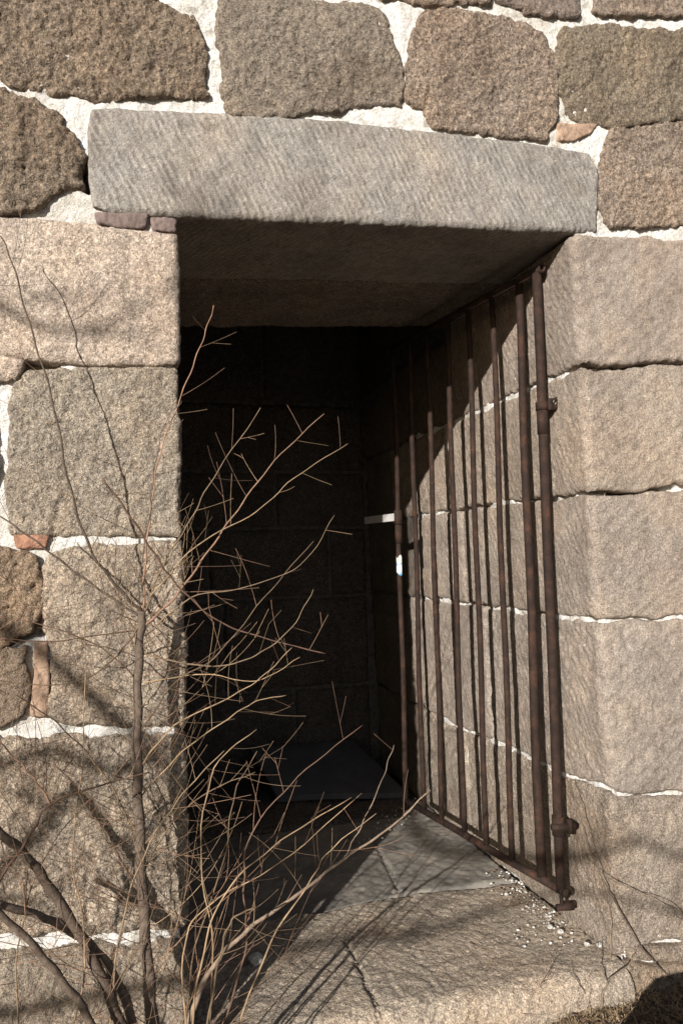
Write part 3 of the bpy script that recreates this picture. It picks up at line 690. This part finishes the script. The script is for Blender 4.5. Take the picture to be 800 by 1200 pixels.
shrub('arching_stem', 'thin dark leafless stem arching from the ground at right past the gate hinge', 'plant', [
 ('stem', [(790,1150,.0), (755,1115,-.02), (722,1060,-.03), (708,1035,-.03), (690,990,-.03), (675,940,-.03), (660,905,-.03)], .0032, .0012, 3, .08, B, .0),
 ('stem', [(830,1090,-.06), (800,1072,-.06), (760,1052,-.06), (715,1030,-.05), (680,1010,-.04)], .0020, .0010, 2, .1, B, .0),
 ('stem', [(830,1115,-.06), (790,1062,-.06), (745,1045,-.06), (708,1025,-.05)], .0016, .0009, 2, .1, B, .0),
 ('stem', [(708,1170,.0), (716,1090,.0), (705,1040,.0), (680,985,.0)], .0012, .0007, 2, .06, T, .0),
])
def seedling(pp, label):
    t = shrub('dry_seedling', label, 'plant', pp); return t
seedling([('stem', [(702,1185,-.04), (712,1150,-.04), (735,1132,-.04), (742,1120,-.04)], .0042, .0010, 4, .05, B, .2), ('stem', [(712,1152,-.04), (702,1130,-.04), (700,1105,-.04)], .0022, .0010, 2, .04, B, .2)], 'small forked dry seedling on the soil below the right jamb corner')
seedling([('stem', [(606,1190,-.03), (628,1160,-.03), (640,1140,-.03), (648,1122,-.03)], .0022, .0008, 3, .05, B, .2), ('stem', [(634,1155,-.03), (640,1145,-.03), (637,1125,-.03)], .0016, .0008, 1, .04, B, .2)], 'two-pronged dry sprig in front of the outer threshold slab')
seedling([('stem', [(690,1175,-.03), (680,1155,-.03), (668,1140,-.03)], .0022, .0008, 2, .04, B, .2)], 'short bent dry twig between the two other seedlings')

# ------------------------------------------------------------------ ground
def gz(x, y):
    b = -.19+.115*np.clip((x-.35)/.5, 0, 1); b = b-.04*np.clip(-y-.1, 0, 3)
    P = np.stack([x, y, np.zeros(len(x))], 1); near = np.exp(-((x-.5)**2+y**2)/16)
    return b+near*(.012*fbm(P, 7, 4, .55, 2)+.006*fbm(P, 35, 3, .6, 4))
g = MB()
def gsheet(xs, ys_):
    U, V = np.meshgrid(xs, ys_); U = U.ravel(); V = V.ravel(); Z = gz(U, V); n = len(xs)
    g.add(np.stack([U, V, Z], 1), [(j*n+i, j*n+i+1, (j+1)*n+i+1, (j+1)*n+i) for j in range(len(ys_)-1) for i in range(n-1)])
def warp(a, b, c, d, st): 
    return np.unique(np.round(np.concatenate([-np.geomspace(-a, -b, 26) if a < 0 else [a], np.arange(b, c, st), np.geomspace(c, d, 26)]), 5))
xs = np.unique(np.concatenate([-np.geomspace(400, .9, 40), np.arange(-.9, 1.8, .012), np.geomspace(1.8, 400, 40)]))
ys2 = np.unique(np.concatenate([-np.geomspace(400, .45, 40), np.arange(-.45, .12, .012), np.geomspace(.12, 400, 40)]))
gsheet(xs, ys2)
o = g.build('ground', M_soil); o['kind'] = 'structure'
# dead grass and leaf litter
gr = MB()
for k in range(2600):
    x = rnd.uniform(.05, 1.45); y = -abs(rnd.gauss(0, .10))-.035 if x < 1.02 else -abs(rnd.gauss(0, .1))-.01
    z = float(gz(np.array([x]), np.array([y]))[0]); a = rnd.random()*6.28; L = rnd.uniform(.01, .045); e = rnd.uniform(-.1, .55)
    d = np.array([math.cos(a)*math.cos(e), math.sin(a)*math.cos(e), math.sin(e)]); w = np.cross(d, [0, 0, 1])*rnd.uniform(.0005, .0011)
    p = np.array([x, y, z+.003]); m_ = p+d*L*.5+np.array([0, 0, .006]); q_ = p+d*L
    gr.add([p-w, p+w, m_+w, m_-w, q_], [(0, 1, 2, 3), (3, 2, 4)])
tag(gr.build('dead_grass', M_grass, smooth=False), 'matted dead grass at the foot of the threshold', 'grass', kind='stuff')
lf = MB()
for k in range(900):
    x = rnd.uniform(.1, 1.5); y = -abs(rnd.gauss(0, .09))-.035; z = float(gz(np.array([x]), np.array([y]))[0])+.004
    s = rnd.uniform(.004, .012); a = rnd.random()*6.28; u = np.array([math.cos(a), math.sin(a), rnd.uniform(-.5, .5)])*s; v = np.array([-math.sin(a), math.cos(a), rnd.uniform(-.5, .5)])*s*.6; p = np.array([x, y, z])
    lf.add([p-u, p-v+np.array([0, 0, s*.4]), p+u, p+v+np.array([0, 0, s*.4])], [(0, 1, 2), (0, 2, 3)])
tag(lf.build('leaf_litter', M_leaf, smooth=False), 'brown leaf and bark crumbs on the soil', 'leaf litter', kind='stuff')
# rubble
def lump(mb, c, s, seed):
    import bmesh
    bm = bmesh.new(); bmesh.ops.create_icosphere(bm, subdivisions=2, radius=1)
    V = np.array([v.co[:] for v in bm.verts]); Fc = [tuple(v.index for v in f.verts) for f in bm.faces]; bm.free()
    V = V*(1+.35*fbm(V, 1.1, 3, .6, seed))[:, None]*np.array(s); mb.add(V+np.array(c), Fc)
def crumb(name, px, py, size, label, group, mat=M_mortar, cat='rubble'):
    p = atZ(px, py, .008); mb = MB(); lump(mb, (0, 0, size*.35), (size, size*rnd.uniform(.6, .9), size*rnd.uniform(.45, .7)), rnd.random()*50)
    o = mb.build(name, mat, smooth=False); o.location = tuple(p); o.rotation_euler[2] = rnd.random()*6; tag(o, label, cat, group); return o
crumb('mortar_lump', 299, 1128, .024, 'white lump of fallen mortar lying at the left end of the threshold', None)
for (x, y, s) in ((594,1050,.0075), (643,1087,.009), (655,1093,.009), (651,1092,.007), (688,1108,.0085), (700,1110,.009), (469,1044,.006)):
    pass
big = [((593,1049), .0065, 'loose white mortar crumb nearest the seam below the gate rail'), ((644,1087), .008, 'white mortar crumb just in front of the pivot socket'), ((656,1093), .0095, 'larger flat white mortar crumb to the right of the pivot crumb'),
       ((688,1108), .0085, 'white mortar crumb left of the pair by the jamb corner'), ((702,1109), .0095, 'white mortar crumb at the foot of the right jamb corner'), ((469,1044), .006, 'tiny white crumb at the lower end of the slab crack')]
for (q_, s, l) in big: crumb('mortar_crumb', *q_, s, l, 'white mortar crumbs on the threshold')
gv = MB()
for k in range(300):
    t = rnd.random(); px = 585+t*70+rnd.gauss(0, 10); py = 1026+t*55+rnd.gauss(0, 9)
    if rnd.random() < .2: px, py = rnd.uniform(600, 700), rnd.uniform(1070, 1110)
    if rnd.random() < .25: t = rnd.random(); px = 430+50*t+rnd.gauss(0, 8); py = 985-45*t+rnd.gauss(0, 4)
    p = atZ(px, py, .004)
    if p[0] > Wz(0)-.01: continue
    s = .0009+.0038*rnd.random()**2.6; lump(gv, p, (s, s*rnd.uniform(.6, 1), s*.6), rnd.random()*90)
tag(gv.build('mortar_grit', M_mortar, smooth=False), 'scatter of white mortar grit below the gate', 'grit', kind='stuff')
gv = MB()
for k in range(130):
    px = 575+rnd.random()*95; py = 1025+(px-575)*.6+rnd.gauss(0, 10); p = atZ(px, py, .004)
    if p[0] > Wz(0)-.01: continue
    s = rnd.uniform(.001, .0035); lump(gv, p, (s, s, s*.6), rnd.random()*90)
for k in range(260):
    px = rnd.uniform(235, 420); py = 1145-(px-235)*.25+rnd.gauss(0, 22); p = atZ(px, py, .003); s = rnd.uniform(.0015, .005); lump(gv, p, (s, s, s*.6), rnd.random()*90)
tag(gv.build('soil_crumbs', M_leaf, smooth=False), 'brown soil crumbs gathered on the threshold', 'soil crumbs', kind='stuff')

# slender bare tree behind the viewer on the left; its limbs throw the soft shadows on the wall
SD = np.array([1., 1.28, -.565]); SD = SD/np.linalg.norm(SD)
tree = thing('bare_tree', 'slender leafless tree standing off to the left in front of the wall', 'tree', (-4.3, -3.0, -.3)); tree['_base'] = (-4.3, -3.0, -.3)
tk = [(-4.3, -3.0, -.35), (-4.28, -2.98, .5), (-4.33, -3.02, 1.4), (-4.26, -2.95, 2.3), (-4.3, -3.0, 3.4), (-4.2, -2.95, 4.6)]
tm = MB(); tm.tube(catmull(tk, 5), [.075-.055*i/25 for i in range(26)], 10); tm.build('trunk', M_bark, tree)
for (h0, tt, rr_, pp) in ((1.5, 3.3, .0075, [(-300,330), (-40,345), (50,385), (130,380), (213,332), (330,300)]), (.7, 2.8, .014, [(-300,960), (-60,1040), (40,985), (90,930), (150,990), (205,940)]),
                        (.5, 2.6, .012, [(-300,880), (-40,905), (60,880), (140,905), (200,868)]), (1.0, 3.9, .014, [(-100,700), (300,980), (560,1010), (690,1005), (745,985), (830,1010), (950,960)]),
                        (.9, 3.0, .009, [(-250,1100), (0,1050), (110,1090), (190,1030)]), (1.1, 3.4, .010, [(300,1130), (420,1120), (560,1075), (700,1050), (860,1090)])):
    Q_ = [atY(*q)-SD*(tt+.1*math.sin(i*2)) for i, q in enumerate(pp)]; st_ = np.array([-4.3, -3.0, h0]); m_ = (st_+Q_[0])/2+np.array([0, 0, .12])
    path = catmull([st_, m_]+Q_, 6); n_ = len(path); lm = MB(); lm.tube(path, [rr_*(1.5-1.15*i/(n_-1)) for i in range(n_)], 7); lo_ = lm.build('limb', M_bark, tree)
    for k in range(9):
        i = rnd.randrange(n_//3, n_-2); d = unit(path[i+1]-path[i]); sd_ = unit(np.array([rnd.gauss(0, .6), rnd.gauss(0, .6), rnd.uniform(-.4, 1)]))
        tw = MB(); twig(tw, path[i], d+sd_*.8, rnd.uniform(.2, .5), .003, 1, .2); tw.build('twig', M_twigr, None).parent = lo_
# unseen lump added out in front, standing in for the viewer's cast shadow
bo = MB(); lump(bo, (0, 0, 0), (.25, .2, .33), 4.4); o = bo.build('shadow_caster', M_pitted, color=(.28,.24,.19)); o.location = (.755, -.66, -.075)
tag(o, 'unseen rough grey lump added to cast a shadow on the right corner', 'shadow_caster')

# ------------------------------------------------------------------ light
SUN = np.array([1., 1.28, -.565]); SUN = SUN/np.linalg.norm(SUN)
ld = bpy.data.lights.new('sun', 'SUN'); ld.energy = 5.; ld.angle = math.radians(.5); ld.color = (1., .94, .875)
lo = bpy.data.objects.new('sun', ld); COL.objects.link(lo); lo.rotation_euler = Vector(SUN).to_track_quat('-Z', 'Y').to_euler(); lo.location = (-3, -4, 4)
w = bpy.data.worlds.new('World'); S.world = w; w.use_nodes = True; nt = w.node_tree
sky = nt.nodes.new('ShaderNodeTexSky'); sky.sky_type = 'NISHITA'; sky.sun_disc = False
sky.sun_elevation = math.asin(-SUN[2]); sky.sun_rotation = math.atan2(-SUN[0], -SUN[1])
nt.links.new(sky.outputs[0], nt.nodes['Background'].inputs[0]); nt.nodes['Background'].inputs[1].default_value = .05

# ------------------------------------------------------------------ camera
cd = bpy.data.cameras.new('camera'); cam = bpy.data.objects.new('camera', cd); COL.objects.link(cam)
cd.sensor_fit = 'VERTICAL'; cd.sensor_height = 36; cd.lens = FPX/1200*36; cd.clip_start = .02; cd.clip_end = 1500
Mx = Matrix(((RT[0], UP[0], -FW[0], CAM[0]), (RT[1], UP[1], -FW[1], CAM[1]), (RT[2], UP[2], -FW[2], CAM[2]), (0, 0, 0, 1)))
cam.matrix_world = Mx; S.camera = cam
S.render.resolution_x = 682; S.render.resolution_y = 1024
S.view_settings.view_transform = 'Standard'; S.view_settings.look = 'None'; S.view_settings.gamma = 1; S.view_settings.exposure = .55
for o in bpy.data.objects:
    if '_base' in o.keys(): del o['_base']
